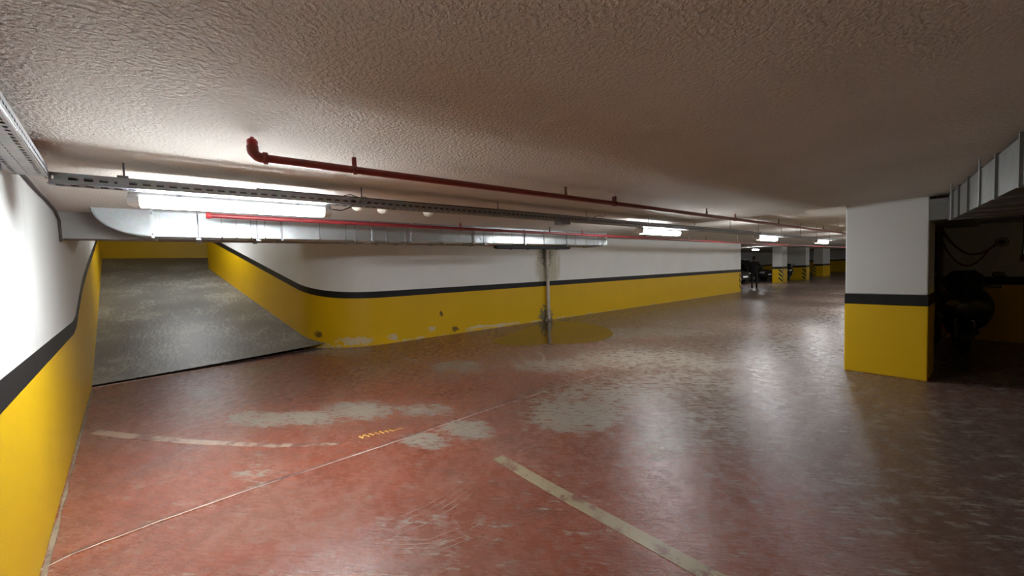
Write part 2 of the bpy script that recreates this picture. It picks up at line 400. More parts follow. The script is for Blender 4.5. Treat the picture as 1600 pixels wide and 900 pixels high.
def sweep_wall(name, path, top, mats, thick, band=(1.0,1.14), basef=None, bandf=None):
    """painted wall: rows of yellow, black, white; faces on the right-hand side of the path; uv in metres"""
    P = [Vector(p) for p in path]; n = len(P)
    nrm = []
    for i in range(n):
        t = (P[min(i+1,n-1)]-P[max(i-1,0)]).normalized(); nrm.append(Vector((-t.y, t.x)))
    u = [0]
    for i in range(1, n): u.append(u[-1]+(P[i]-P[i-1]).length)
    me = bpy.data.meshes.new(name); V = []; F = []; MI = []; UV = []
    hs = []
    for i, p in enumerate(P):
        b = basef(p.x) if basef else 0.0
        bt = bandf(p.x) if bandf else b
        hs.append([b-.3, bt+band[0], bt+band[1], top(p) if callable(top) else top])
    for i, p in enumerate(P):
        for h in hs[i]: V.append((p.x, p.y, h))
        q = p+nrm[i]*thick
        for h in hs[i]: V.append((q.x, q.y, h))
    def vh(i, r):
        b = (basef(P[i].x) if basef else 0.0); return hs[i][r]-b
    for i in range(n-1):
        a, b = i*8, (i+1)*8
        for r in range(3):
            F.append((a+r, a+r+1, b+r+1, b+r)); MI.append(r); UV.append([(u[i],vh(i,r)),(u[i],vh(i,r+1)),(u[i+1],vh(i+1,r+1)),(u[i+1],vh(i+1,r))])
            F.append((a+4+r, b+4+r, b+5+r, a+5+r)); MI.append(r); UV.append([(u[i],vh(i,r)),(u[i+1],vh(i+1,r)),(u[i+1],vh(i+1,r+1)),(u[i],vh(i,r+1))])
        F.append((a+3, a+7, b+7, b+3)); MI.append(2); UV.append([(0,0)]*4)
    for i in (0, n-1):
        a = i*8
        for r in range(3): F.append((a+r, a+4+r, a+5+r, a+1+r)); MI.append(r); UV.append([(u[i],vh(i,r)),(u[i]+thick,vh(i,r)),(u[i]+thick,vh(i,r+1)),(u[i],vh(i,r+1))])
    me.from_pydata(V, [], F)
    l = me.uv_layers.new(name='UVMap'); k = 0
    for f, uvs in zip(F, UV):
        for c in uvs: l.data[k].uv = c; k += 1
    for m in mats: me.materials.append(m)
    me.polygons.foreach_set('material_index', MI)
    o = bpy.data.objects.new(name, me); COL.objects.link(o)
    bm = bmesh.new(); bm.from_mesh(me); bmesh.ops.recalc_face_normals(bm, faces=bm.faces); bm.to_mesh(me); bm.free()
    return struct(o)
PAINT = [MT['yellow'], MT['black'], MT['white']]; PAINTC = [MT['yellowc'], MT['black'], MT['whitec']]
# curved wall: from the far end of the lane, round the nose, up the ramp
R0 = 1.6; cx, cy = -10.0, 3.116
path = [(-8.4, 21.7-k*.97) for k in range(20)]
path = [p for p in path if p[1] > 3.3]
a1 = math.atan2(1.553-cy, -9.656-cx)
path += [(cx+R0*math.cos(a1*t/18), cy+R0*math.sin(a1*t/18)) for t in range(19)]
path += [(x, ramp_y(x)) for x in [-9.66-.45*k for k in range(1,16)]+[-16.61]]
def ctop(p):
    if p.x > -8.5 and p.y > YJ-.3: return CE2+.02
    return CE+.03 if p.x > -8.5 else max(CE+.03, ramp_z(p.x)+2.35)
wc = sweep_wall('wall_curved', path, ctop, PAINTC, -.25, basef=ramp_z)
wc['label'] = 'long curved wall painted yellow, black and white'
for p in wc.data.polygons: p.use_smooth = True
em = wc.modifiers.new('split', 'EDGE_SPLIT'); em.split_angle = math.radians(35)
BL = [(-30,5.2),(-17,1.98),(-13.3,1.33),(-10.05,.80),(-8.22,.46),(-7.25,.20),(-6.7,.04),(-6.3,0),(9,0)]
def bandL(x):
    for (a, za), (b, zb) in zip(BL, BL[1:]):
        if x <= b: return za+(zb-za)*(x-a)/(b-a)
    return 0
lx = [4.2,3,2,1,0,-.5,-1,-1.5,-2,-2.5,-3,-3.5,-4,-4.5,-5,-5.5,-6,-6.3,-6.5,-6.7,-6.9,-7.1,-7.25,-7.5,-8,-8.4,-8.8,-9.3,-10,-11,-12,-13.3,-15,-17,-18.8]
wl_ = sweep_wall('wall_left', [(x,left_y(x)) for x in lx], lambda p: CE+.03 if p.x > -8 else ramp_z(p.x)+2.5, PAINT, .25, basef=ramp_z, bandf=bandL)
wl_['label'] = 'white and yellow wall running beside the camera'
sweep_wall('wall_ramp', [(-18.45,-3.2),(-18.45,3.4)], 5.2, PAINT, .25, band=(1.15,1.29), basef=lambda x: 2.3)['label'] = 'yellow wall across the top of the ramp'
sweep_wall('wall_ramp_side', [(-18.6,3.2),(-9,3.2)], 5.0, PAINT, .2, basef=lambda x: 1.4)['label'] = 'hidden return wall beside the ramp head'
sweep_wall('wall_back', [(-17,58),(4.2,58)], CE2+.02, PAINT, .25, band=(1.32,1.46))['label'] = 'far yellow and white end wall of the garage'
sweep_wall('wall_right', [(-.95,10.9),(4.2,10.9)], CE2+.02, PAINT, .25)['label'] = 'dark bay wall behind the scooter'
sweep_wall('wall_lane', [(-.95,58),(-.95,10.9)], CE2+.02, PAINT, .25)['label'] = 'side wall of the far lane'
sweep_wall('wall_light_block', [(-.98,7.5),(-.98,10.95)], CE2+.02, PAINT, .25)['label'] = 'added unseen wall behind the foreground pillar, shading the bay'  # unseen wall added to keep lamp light out of the bay
sweep_wall('wall_side', [(4.2,11.1),(4.2,.0)], CE2+.02, PAINT, .25)['label'] = 'side wall right of the parking bays'
sweep_wall('wall_bay', [(-16.6,21.6),(-16.6,58)], CE2+.02, PAINT, .25)['label'] = 'rear wall behind the parked cars'
sweep_wall('wall_bay_side', [(-8.65,21.7),(-16.7,21.7)], CE2+.02, PAINT, .2)['label'] = 'cross wall closing the parked car bay'

# ceilings
mb = MB(); mb.box((-8.75,-1.75,CE),(4.4,YJ,CE+.32))
ceiling = struct(mb.build('ceiling', MT['ceil']), 'low stucco ceiling')
MB().box((-17,YJ,CE2),(4.4,58.3,CE2+.3)).build('ceiling_far', MT['ceil'], ceiling)
mb = MB(); mb.add([(-8.7,-3.4,CE),(-8.7,3.6,CE),(-18.8,3.6,CE+SL*10.1),(-18.8,-3.4,CE+SL*10.1)]+[(-8.7,-3.4,CE+.3),(-8.7,3.6,CE+.3),(-18.8,3.6,CE+.3+SL*10.1),(-18.8,-3.4,CE+.3+SL*10.1)],
    [(0,1,2,3),(4,7,6,5),(0,4,5,1),(1,5,6,2),(2,6,7,3),(3,7,4,0)])
mb.build('ramp_ceiling', MT['ceil'], ceiling)
mb = MB().box((-5.90,left_y(-5.65)-.1,1.995),(-5.66,YJ,CE+.05)); mb.build('downstand_beam', MT['concrete'], ceiling, .006)  # beam drawn in a dark grey that paints in its shade

# joint in the floor
jp = [(-3.21,-.81),(-3.28,-.69),(-3.34,-.33),(-3.39,.19),(-3.405,.63),(-3.425,1.16),(-3.48,1.84),(-3.52,2.5),(-3.55,3.13),(-3.57,3.98),(-3.6,5.2)]
jj = []
for (a, b), (c, d) in zip(jp, jp[1:]):
    for k in range(6):
        t = k/6; jj.append((a+(c-a)*t+.006*noise.noise((a*9+t*3,b*9+t*5,2)), b+(d-b)*t))
mb = MB()
wd = [max(.004, .016+.02*noise.noise((p[0]*4,p[1]*3.1,9)))*(1 if p[1] < 2.4 else .55) for p in jj]
mb.ribbon(jj, wd, 0, .004); mb.build('joint_filler', MT['seal'], floor)
MB().ribbon([(x-.014,y) for x,y in jj], .007, 0, .0045).build('joint_crack', MT['gap'], floor)
SCR = [([(-5.52,4.78),(-5.23,4.73),(-4.97,4.56),(-4.72,4.32),(-4.43,4.05)],.05),([(-7.6,4.72),(-7.0,4.75),(-6.6,4.95),(-6.3,5.2)],.05),([(-7.78,2.87),(-6.7,2.75),(-5.75,2.85)],.035),([(-5.73,-.66),(-5.78,-.35),(-5.99,0)],.03),
       ([(-4.9,3.1),(-5.0,3.75)],.04),([(-4.0,-.55),(-3.95,-.2)],.02)]
for k_ in range(4): SCR.append(([(-2.36+.055*k_,.80-.01*k_),(-2.34+.055*k_,1.0-.01*k_),(-2.37+.055*k_,1.22-.01*k_),(-2.44+.055*k_,1.42)],.009)); SCR.append(([(-2.20+.05*k_,.72),(-2.03+.04*k_,.92),(-1.99+.04*k_,1.2)],.008))
for pts, w_ in SCR:
    pp = []
    for (a_, b_), (c_, d_) in zip(pts, pts[1:]):
        for k_ in range(5):
            t = k_/5; pp.append((a_+(c_-a_)*t+.012*noise.noise((a_*7+t*4,b_*5,3)), b_+(d_-b_)*t))
    pp.append(pts[-1])
    MB().ribbon(pp, [max(.002, w_*(.6+.9*noise.noise((p[0]*6,p[1]*6,4)))*min(1,.25+i*.3,.25+(len(pp)-1-i)*.3)) for i, p in enumerate(pp)], 0, .0012).build('floor_scratch', MT['scratch'], floor)
fd = [(x, left_y(x)+.018) for x in [-1-.12*k for k in range(0,60)]]
MB().ribbon(fd, [max(.004,.014+.04*noise.noise((p[0]*2.3,p[1],8))) for p in fd], 0, .006).build('wall_foot_dust', MT['dust'], floor)
# painted lines and scrawl
l1 = MB().ribbon([(-2.56,1.80),(-2.0,1.815),(-1.5,1.84),(-.88,1.875),(.6,1.96),(2.0,2.04)], .105, 0, .0025).build('painted_line', MT['cream'])
tag(l1, 'straight faded cream parking line near the bottom of the picture', 'line')
l2 = MB().ribbon([(-5.84,-1.02),(-5.5,-.78),(-4.78,-.21),(-4.12,.40),(-3.75,.86)], [.10,.10,.085,.07,.045], 0, .0025).build('painted_line', MT['cream2'])
tag(l2, 'worn slanting cream line on the red floor beside the left wall', 'line')
sc = [(-3.79,1.055),(-3.72,1.06),(-3.80,1.10),(-3.72,1.125),(-3.79,1.145),(-3.72,1.17),(-3.77,1.20),(-3.71,1.215),(-3.77,1.24),(-3.70,1.26),(-3.75,1.29),(-3.69,1.30),(-3.74,1.33),(-3.69,1.345),(-3.70,1.40),(-3.685,1.45)]
tag(MB().ribbon(sc, [.02]*13+[.012,.01,.006], 0, .003).build('floor_scrawl', MT['scrawl']), 'short yellow scrawl painted on the red floor', 'scrawl')

# puddle under the downpipe
pl = [(-7.75,6.69),(-7.45,6.1),(-7.27,5.66),(-7.1,5.2),(-7.02,4.88),(-6.7,4.70),(-6.36,4.69),(-6.1,4.75),(-5.97,4.88),(-5.85,5.1),(-5.78,5.36),(-5.49,5.58),(-5.24,5.98),(-5.18,6.3),(-5.22,6.57),(-5.36,7.0),(-5.59,7.33),(-6.0,7.7),(-6.41,7.93),(-6.8,8.06),(-7.11,8.12),(-7.5,8.06),(-7.85,7.95),(-8.2,7.86),(-8.3,7.6),(-8.12,7.4),(-7.9,7.0)]
q = NT('brown_puddle_water'); v = q.coord('Object')
q.set(Base_Color=q.ramp(q.noise(v,1.2,3), [(.35,(.055,.033,.008)),(.65,(.12,.06,.022))]), Roughness=.03); q.p.inputs['IOR'].default_value = 1.36; q.bump(q.noise(v,1.5,2),.02,.02)
tag(MB().prism(pl, 0, .004).build('puddle', q.mat), 'shallow brown puddle at the foot of the wall downpipe', 'puddle')

# ================================================================== PILLARS
def pillar(x0, x1, y0, y1, top, label, b=(.93,1.065), guards=(), group=None):
    t = thing('pillar', label, 'pillar', ((x0+x1)/2,(y0+y1)/2,0), 0, group)
    hx, hy = (x1-x0)/2, (y1-y0)/2; e = .007
    MB().box((-hx,-hy,b[1]),(hx,hy,top)).build('shaft', MT['white'], t, .012)
    MB().box((-hx-e,-hy-e,0),(hx+e,hy+e,b[0])).build('yellow_plinth', MT['yellowp'], t, .012)
    MB().box((-hx-e,-hy-e,b[0]),(hx+e,hy+e,b[1])).build('black_band', MT['black'], t, .006)
    for sx, sy in guards:
        g = MB(); px, py = sx*(hx+e), sy*(hy+e); k = .22; th = .012
        g.box((min(px+sx*th,px-sx*k),min(py,py+sy*th),.06),(max(px+sx*th,px-sx*k),max(py,py+sy*th),b[0]-.02))
        g.box((min(px,px+sx*th),min(py,py-sy*k),.06),(max(px,px+sx*th),max(py,py-sy*k),b[0]-.02))
        g.build('corner_guard', MT['hazard'], t)
    return t
pillar(-1.34,-.56,6.89,7.55,CE2+.01,'large square pillar in the foreground, yellow below and white above')
pillar(-10.05,-9.46,31.25,32.25,CE2+.01,'far pillar with hazard corner beside the parked cars',(.97,1.12),[(1,-1)],'far pillars')
pillar(-10.75,-9.48,36.5,37.4,CE2+.01,'wide far pillar with a hazard corner, second along the lane',(.97,1.12),[(1,-1)],'far pillars')
pillar(-10.75,-10.05,43.6,45.9,CE2+.01,'farthest pillar of the row, before the end wall',(.97,1.12),[(-1,-1)],'far pillars')
g = MB(); g.box((-8.40,21.52,.05),(-8.385,21.715,.95)); g.box((-8.53,21.70,.05),(-8.385,21.715,.95)); g.build('corner_guard', MT['hazard'], wc)

# ================================================================== LAMPS
def make_lamp(L=1.18):
    t = thing('fluorescent_lamp','x','lamp')
    def sec(y, w, z0, z1, r):
        pts = []
        for (sx, sz, a0) in ((1,1,0),(-1,1,90),(-1,-1,180),(1,-1,270)):
            for k in range(4):
                a = math.radians(a0+30*k); zc = (z1-r) if sz > 0 else (z0+r)
                pts.append(((w-r)*sx+r*math.cos(a), y, zc+r*math.sin(a)))
        return pts
    h = L/2
    MB().loft([sec(-h+.010,.050,.040,.052,.004),sec(-h+.014,.058,.038,.064,.010),sec(-h+.05,.062,.038,.084,.016),sec(h-.05,.062,.038,.084,.016),sec(h-.014,.058,.038,.064,.010),sec(h-.010,.050,.040,.052,.004)]).build('housing', MT['house'], t)
    dif = [(.050,.044),(.058,.040),(.060,.030),(.058,.004),(.046,-.012),(.026,-.018),(-.026,-.018),(-.046,-.012),(-.058,.004),(-.060,.030),(-.058,.040),(-.050,.044)]
    MB().loft([[(a,y_,b) for a,b in dif] for y_ in (-h+.06,h-.06)]).build('diffuser', MT['lamp'], t)
    for s in (-1,1):
        c = MB().loft([[(a*k_,s*y_,(b-.03)*k_+.03) for a,b in dif] for y_,k_ in ((h-.061,1.02),(h-.03,1.0),(h-.004,.78))]).build('end_cap', MT['cap'], t)
        for dx in (-.016,.016):
            m = MB(); m.lathe([(0,.0),(.008,.0),(.008,.006),(0,.006)], (dx, s*(h-.055), -.019), 'Z', 8); m.build('clip_screw', MT['rod'], c)
        m = MB(); m.box((.040, s*(h-.25)-.012, .050),(.067, s*(h-.25)+.012, .092)); m.build('mount_bracket', MT['tray'], t)
    return t
LX, LZ = -3.37, 2.038
lamp0 = make_lamp(); lamp0.location = (LX,.22,LZ)
lamp0['label'] = 'nearest lit tube lamp hanging under the cable tray'; lamp0['group'] = 'lit tube lamps'
lamp_far = None
for y, lb in ((5.65,'second lit tube lamp along the tray, past the duct end'),(10.1,'third lit tube lamp, above the wall end'),(14.4,'fourth lit tube lamp along the lane'),(18.7,'fifth lit tube lamp beside the foreground pillar'),
              (23.0,'sixth lit tube lamp along the lane'),(28,'seventh lit tube lamp along the lane'),(34,'eighth lit tube lamp along the lane'),(41,'ninth lit tube lamp along the lane'),(49,'last lit tube lamp before the end wall')):
    if lamp_far is None:
        lamp_far = dup(lamp0, (LX,y,LZ), 0, lb)
        for c_ in lamp_far.children:
            if c_.name.startswith('diffuser'): c_.data = c_.data.copy(); c_.data.materials[0] = MT['lampmid']
    else: dup(lamp_far, (LX,y,LZ), 0, lb)
bay_ = dup(lamp0, (-10.1,28.3,2.30), 0, 'lit tube lamp above the parked cars')
for c_ in bay_.children:
    if c_.name.startswith('diffuser'): c_.data = c_.data.copy(); c_.data.materials[0] = MT['lampdim']
rl_ = dup(lamp0, (-13.2,-.45,CE+SL*4.5-.11), 0, 'added weak tube lamp hidden on the ramp ceiling, lighting the ramp')  # unseen lamp added to brighten the ramp
for c_ in rl_.children:
    if c_.name.startswith('diffuser'):
        c_.data = c_.data.copy(); c_.data.materials[0] = MT['lampdim']

# ================================================================== CABLE TRAYS
def rail(mb, p0, p1, up, sidev, h, slot=.034, pitch=.058, sh=.014, th=.003):
    """slotted strip from p0 to p1, h wide along up, th thick along sidev"""
    p0, p1 = Vector(p0), Vector(p1); d = (p1-p0); L = d.length; d.normalize(); up = Vector(up).normalized(); sv = Vector(sidev).normalized()
    e = (h-sh)/2
    for o in (e/2, h-e/2): mb.obox(p0+d*L/2+up*o, d*L/2, up*e/2, sv*th/2)
    n = int(L/pitch)
    for i in range(n+1):
        c = p0+d*(i*pitch); a = (pitch-slot)/2
        mb.obox(c+up*h/2, d*a, up*sh/2, sv*th/2)
TX0, TX1, TZ0, TZ1 = -3.20, -3.30, 2.105, 2.162
tr = thing('cable_tray','long perforated cable tray hung above the tube lamps','cable tray',(TX0,-.65,TZ0))
def tl_(p): return (p[0]-TX0, p[1]+.65, p[2]-TZ0)
for X in (TX0, TX1):
    m = MB(); rail(m, tl_((X,-.65,TZ0)), tl_((X,16,TZ0)), (0,0,1), (1,0,0), TZ1-TZ0, .036, .060, .019)
    m.box(tl_((X-.0015,16,TZ0)), tl_((X+.0015,50,TZ1))); m.build('side_rail', MT['tray'], tr)
m = MB(); rail(m, tl_((TX0,-.65,TZ0)), tl_((TX0,16,TZ0)), (-1,0,0), (0,0,1), .1, .034, .058, .05)
m.box(tl_((TX1,16,TZ0-.0015)), tl_((TX0,50,TZ0+.0015))); m.build('tray_bottom', MT['tray'], tr)
k = 0; y = -.36
while y < 48:
    top = CE if y < YJ else CE2
    m = MB(); m.tube([tl_((-3.25,y,TZ0+.01)),tl_((-3.25,y,top))], .005, 6); rd = m.build('hanger_rod', MT['rod'], tr)
    if y < 12:
        m = MB(); m.box(tl_((TX0-.002,y-.024,TZ0+.012)), tl_((TX0+.008,y+.024,TZ1+.012))); m.box(tl_((TX1,y-.024,TZ1)), tl_((TX0+.008,y+.024,TZ1+.006)))
        m.build('clip_plate', MT['tray'], rd)
    y += 1.38
m = MB(); m.box(tl_((-3.285,-.6,TZ0+.004)), tl_((-3.235,9.0,TZ0+.036))); m.build('cable_bundle', MT['cable'], tr)
m = MB(); m.box(tl_((-3.30,3.26,TZ0-.045)), tl_((-3.17,3.40,TZ0+.0))); m.build('junction_box', MT['rod'], tr, .006)
m = MB(); m.tube([tl_(p) for p in ((-3.25,.30,2.172),(-3.24,1.0,2.168),(-3.25,2.2,2.172),(-3.25,4.5,2.168),(-3.25,9,2.17))], .009, 6); m.build('tray_cable', MT['cable'], tr)
m = MB(); m.tube([tl_(p) for p in ((-3.41,.83,2.09),(-3.40,.90,2.085),(-3.36,.96,2.11),(-3.31,1.0,2.15),(-3.27,.98,2.175))], .005, 6); m.build('lamp_lead', MT['cable'], tr)
m = MB(); m.tube([tl_(p) for p in ((-3.25,.86,2.17),(-3.25,.93,2.195),(-3.25,1.0,2.175))], .004, 6); m.build('lamp_lead', MT['cable'], tr)
m = MB(); m.tube([tl_(p) for p in ((-3.25,3.86,2.165),(-3.21,3.95,2.20),(-3.19,4.03,2.19),(-3.18,4.08,2.205))], .004, 6); m.build('lamp_lead', MT['cable'], tr)
# tray along the left wall
d = Vector((-1,-.126,0)).normalized(); nrm = Vector((.126,-1,0)).normalized()
a = Vector((.4,-.193,2.13)); b = Vector((-3.185,-.645,2.13))
tr2 = thing('cable_tray','wide perforated cable tray running along the top of the left wall','cable tray',b)
loc = lambda p: Vector(p)-b
m = MB(); rail(m, loc(a), loc(b), (0,0,1), nrm, .055, .03, .05, .012); m.build('side_rail', MT['tray'], tr2)
m = MB(); rail(m, loc(a+nrm*.13), loc(b+nrm*.13), (0,0,1), nrm, .055, .03, .05, .012); m.build('side_rail', MT['tray'], tr2)
for o, ww in ((0,.045),(.045,.045),(.09,.04)):
    m = MB(); rail(m, loc(a+nrm*o), loc(b+nrm*o), nrm, (0,0,1), ww, .026, .05, .013 if o != .045 else .004); m.build('tray_bottom', MT['tray2'], tr2)
m = MB(); m.obox(loc(a).lerp(loc(b),.5)+nrm*.065+Vector((0,0,.018)), d*((b-a).length/2-.02), nrm*.055, Vector((0,0,.012))); m.build('cable_bundle', MT['cable'], tr2)
m = MB(); m.tube([loc(a)+Vector((0,0,-.001)),loc(b)+Vector((0,0,-.001))], .004, 6); m.build('rolled_edge', MT['chrome'], tr2)
for t in (.25,.6,.93):
    p = a+(b-a)*t+nrm*.13
    m = MB(); m.obox(loc(p+Vector((0,0,-.02))+nrm*.02), d*.02, nrm*.03, Vector((0,0,.012))); m.build('wall_bracket', MT['rod'], tr2)
pc = [(x,left_y(x)+.014,2.225-.012*noise.noise((x*2,1,1))-(.06 if x < -5.3 else 0)) for x in [.4-.3*k for k in range(0,21)]]+[(-5.60,left_y(-5.6)+.014,2.08),(-5.615,left_y(-5.615)+.014,1.96)]
tag(MB().tube(pc, .010, 6).build('wall_cable', MT['cable']), 'dark cable fixed along the top of the left wall', 'cable')

# ================================================================== SPRINKLER PIPES
def upright_head(par, p, h, o):
    m = MB(); x,y,z = p
    m.lathe([(.0,0),(.014,0),(.014,.02),(.010,.022),(.010,h-.03),(.007,h-.028),(.005,h-.008)], (x-o[0],y-o[1],z-o[2]), 'Z', 10)
    m.lathe([(0,h-.008),(.016,h-.006),(.016,h-.002),(0,h)], (x-o[0],y-o[1],z-o[2]), 'Z', 10)
    for s in (-1,1): m.tube([(x-o[0],y-o[1]+s*.010,z-o[2]+h-.032),(x-o[0],y-o[1]+s*.013,z-o[2]+h-.02),(x-o[0],y-o[1]+s*.006,z-o[2]+h-.006)], .002, 5)
    return m.build('sprinkler_head', MT['brass'], par)
def hanger(par, p, r, top, o):
    x,y,z = p; q = lambda a: (a[0]-o[0],a[1]-o[1],a[2]-o[2])
    m = MB()
    ring = [q((x+(r+.003)*math.cos(t), y, z+(r+.003)*math.sin(t))) for t in [2*PI*k/16 for k in range(17)]]
    for dy in (-.011,.011):
        pass
    outer = []
    m.lathe([(r+.001,-.012),(r+.005,-.012),(r+.005,.012),(r+.001,.012)], q(p), 'Y', 16)
    m.obox(q((x,y,z+r+.022)), (.005,0,0),(0,.012,0),(0,0,.022)); m.obox(q((x,y,z+r+.045)), (.010,0,0),(0,.010,0),(0,0,.006))
    c = m.build('pipe_clamp', MT['redpipe'], par)
    MB().tube([q((x,y,z+r+.045)),q((x,y,top))], .004, 6).build('hanger_rod', MT['chrome'], c)
PX, PZ, PR = -2.33, 2.155, .021
o = (PX,.21,PZ)
sp = thing('sprinkler_pipe','nearer red sprinkler pipe with an upturned end','pipe',o)
q = lambda a: (a[0]-o[0],a[1]-o[1],a[2]-o[2])
MB().tube([q((PX,.25,PZ)),q((PX-.03,7,PZ)),q((PX-.05,30,PZ-.01)),q((PX-.05,57,PZ-.01))], PR, 14).build('pipe_run', MT['redpipe'], sp)
arc = [(PX,.21+.034-.034*math.cos(t),PZ+.034-.034*math.sin(t)) for t in [PI/2*k/6 for k in range(7)]]
m = MB(); m.tube([q((PX,.265,PZ))]+[q((PX,p[1],p[2])) for p in arc[::-1]]+[q((PX,.21,PZ+.055))], PR+.005, 14)
m.lathe([(PR+.004,-.012),(PR+.010,-.010),(PR+.010,.010),(PR+.004,.012)], q((PX,.262,PZ)), 'Y', 14); el = m.build('elbow', MT['redpipe'], sp)
m = MB(); m.lathe([(0,-.014),(.020,-.014),(.024,-.006),(.024,.012),(.018,.020),(0,.020)], q((PX,.21,PZ+.068)), 'Z', 8)
m.obox(q((PX,.21,PZ+.092)), (.007,0,0),(0,.007,0),(0,0,.006)); m.build('end_plug', MT['redhead'], sp)
for y in (2.47,5.04,7.6,10.2,12.8,15.4,18): upright_head(sp, (PX-.02,y,PZ+PR-.004), .075, o)
for y in (.70,3.15,5.9,8.6,11.4,14.2,17): hanger(sp, (PX-.004*y if y < 6 else PX-.03,y,PZ), PR, CE if y < YJ else CE2, o)
m = MB()
for dy in (-.035,): m.lathe([(PR,-.010),(PR+.005,-.010),(PR+.005,.010),(PR,.010)], q((PX-.013,3.15+dy,PZ)), 'Y', 14); m.obox(q((PX-.013,3.15+dy,PZ+PR+.02)), (.004,0,0),(0,.009,0),(0,0,.022))
m.build('pipe_clamp', MT['redpipe'], sp)
P2X, P2Z, P2R = -4.47, 2.112, .021
o2 = (P2X,.03,P2Z); q2 = lambda a: (a[0]-o2[0],a[1]-o2[1],a[2]-o2[2])
sp2 = thing('sprinkler_pipe','farther red sprinkler pipe passing in front of the duct','pipe',o2)
MB().tube([q2((P2X+.05,.03,P2Z+.012)),q2((P2X,3,P2Z)),q2((P2X-.05,7,P2Z-.008)),q2((P2X-.05,12,P2Z-.04)),q2((P2X-.05,20,P2Z-.05)),q2((P2X-.05,40,P2Z-.05))], P2R, 12).build('pipe_run', MT['redpipe2'], sp2)
m = MB(); m.lathe([(P2R,0),(P2R+.006,.002),(P2R+.006,.03),(P2R,.032)], q2((P2X+.05,.02,P2Z+.012)), 'Y', 12); m.lathe([(0,-.006),(P2R+.002,-.006),(P2R+.006,.002)], q2((P2X+.05,.02,P2Z+.012)), 'Y', 12); m.build('end_plug', MT['redhead'], sp2)
for y in (2.68,5.12,8.8,11.5): hanger(sp2, (P2X-.01*y*.6,y,P2Z), P2R, CE if y < YJ else CE2, o2)
for y in (4.34,7.0,9.6): upright_head(sp2, (P2X-.03,y,P2Z+P2R-.006), .08, o2)

# ================================================================== DUCTS
DX0, DX1, DZ0, DZ1 = -5.26, -5.60, 2.000, 2.245
dt = thing('air_duct','long galvanised air duct with an upturned end in front of the curved wall','duct',(DX0,-.41,DZ0))
def dl(p): return (p[0]-DX0, p[1]+.41, p[2]-DZ0)
seams = [-.37,-.05,.13,.25,.37,.49,.64,1.01,1.29,1.60,2.10,2.54,2.80,3.05,3.22,3.39,3.57,3.76,4.02,4.22,4.44,4.70,4.98,5.22,5.49,5.72,5.94,6.10]
KD = 1.107
seams = [v_*KD for v_ in seams]
rnd = random.Random(3)
for a_, b_ in zip(seams, seams[1:]):
    m = MB(); j = rnd.uniform(-.007,.007); g_ = .005
    yc = (a_+b_)/2; bul = rnd.uniform(-.006,.008)
    # four sides, the front slightly pillowed
    for (X, s) in ((DX0,1),(DX1,-1)):
        ys_ = [a_+g_, yc, b_-g_]; zs_ = [DZ0,(DZ0+DZ1)/2,DZ1]
        vs = [dl((X+s*(j+(bul if (yy == yc and zz == zs_[1]) else 0)), yy, zz)) for zz in zs_ for yy in ys_]
        m.add(vs, [(r*3+c, r*3+c+1, r*3+c+4, r*3+c+3) for r in range(2) for c in range(2)], 0, True)
    m.add([dl((DX0+j,a_+g_,DZ0)),dl((DX0+j,b_-g_,DZ0)),dl((DX1-j,b_-g_,DZ0)),dl((DX1-j,a_+g_,DZ0))],[(0,1,2,3)])
    m.add([dl((DX0+j,a_+g_,DZ1)),dl((DX0+j,b_-g_,DZ1)),dl((DX1-j,b_-g_,DZ1)),dl((DX1-j,a_+g_,DZ1))],[(0,1,2,3)])
    o_ = m.build('duct_section', MT['galv'], dt, 0, False)
# core closes the seams
MB().box(dl((DX1+.012,-.41,DZ0+.012)), dl((DX0-.012,6.09*KD,DZ1-.012))).build('duct_core', MT['tray'], dt)
# upturned elbow
m = MB(); rows = []
for k in range(13):
    t = PI/2*k/12
    rows.append((-.41-.41*math.sin(t), DZ0+.262*(1-math.cos(t))))
poly = [(y_,z_) for y_,z_ in rows]+[(-.82,CE+.02),(-.41,CE+.02)]
for X in (DX0,DX1):
    m.add([dl((X,y_,z_)) for y_,z_ in poly], [tuple(range(len(poly)))])
for i in range(len(poly)):
    a_, b_ = poly[i], poly[(i+1)%len(poly)]
    m.add([dl((DX0,*a_)),dl((DX0,*b_)),dl((DX1,*b_)),dl((DX1,*a_))],[(0,1,2,3)])
m.build('duct_elbow', MT['galv'], dt)
m = MB(); m.tube([dl((DX0+.004,y_,z_)) for y_,z_ in rows], .008, 6); m.build('elbow_seam', MT['tray'], dt)
for y in [v_*KD for v_ in (-.37,.64,1.60,2.10,3.05,4.02,4.98,5.98)]:
    m = MB(); e = .020
    m.box(dl((DX0-.02,y-.012,DZ0-e)), dl((DX0+e,y+.012,DZ1+e))); m.box(dl((DX1-e,y-.012,DZ0-e)), dl((DX1+.02,y+.012,DZ1+e)))
    m.box(dl((DX1,y-.012,DZ0-e)), dl((DX0,y+.012,DZ0+.01))); f_ = m.build('duct_flange', MT['galv'] if (y < 0 or 1.5 < y < 2.6 or y > 6) else MT['tray'], dt)
    for z in (DZ0+.02,DZ1-.02):
        mm = MB(); mm.lathe([(0,.0),(.008,.0),(.008,.006),(0,.007)], dl((DX0+e,y,z)), 'X', 6); mm.build('flange_bolt', MT['rod'], f_)
for y in [v_*KD for v_ in (-.05,.42,1.38,1.75,2.0,2.52,3.2,5.80)]:
    m = MB(); m.box(dl((DX1-.03,y-.02,DZ0-.036)), dl((DX0+.10,y+.02,DZ0-.015))); s_ = m.build('trapeze_bar', MT['rod'], dt)
    for X in (DX0+.04, DX1-.02):
        MB().tube([dl((X,y,DZ0-.036)),dl((X,y,CE))], .004, 6).build('hanger_rod', MT['rod'], s_)
m = MB(); m.box(dl((DX0,-.4,DZ1+.0)), dl((DX0+.014,6.75,DZ1+.014))); m.build('top_angle', MT['rod'], dt)
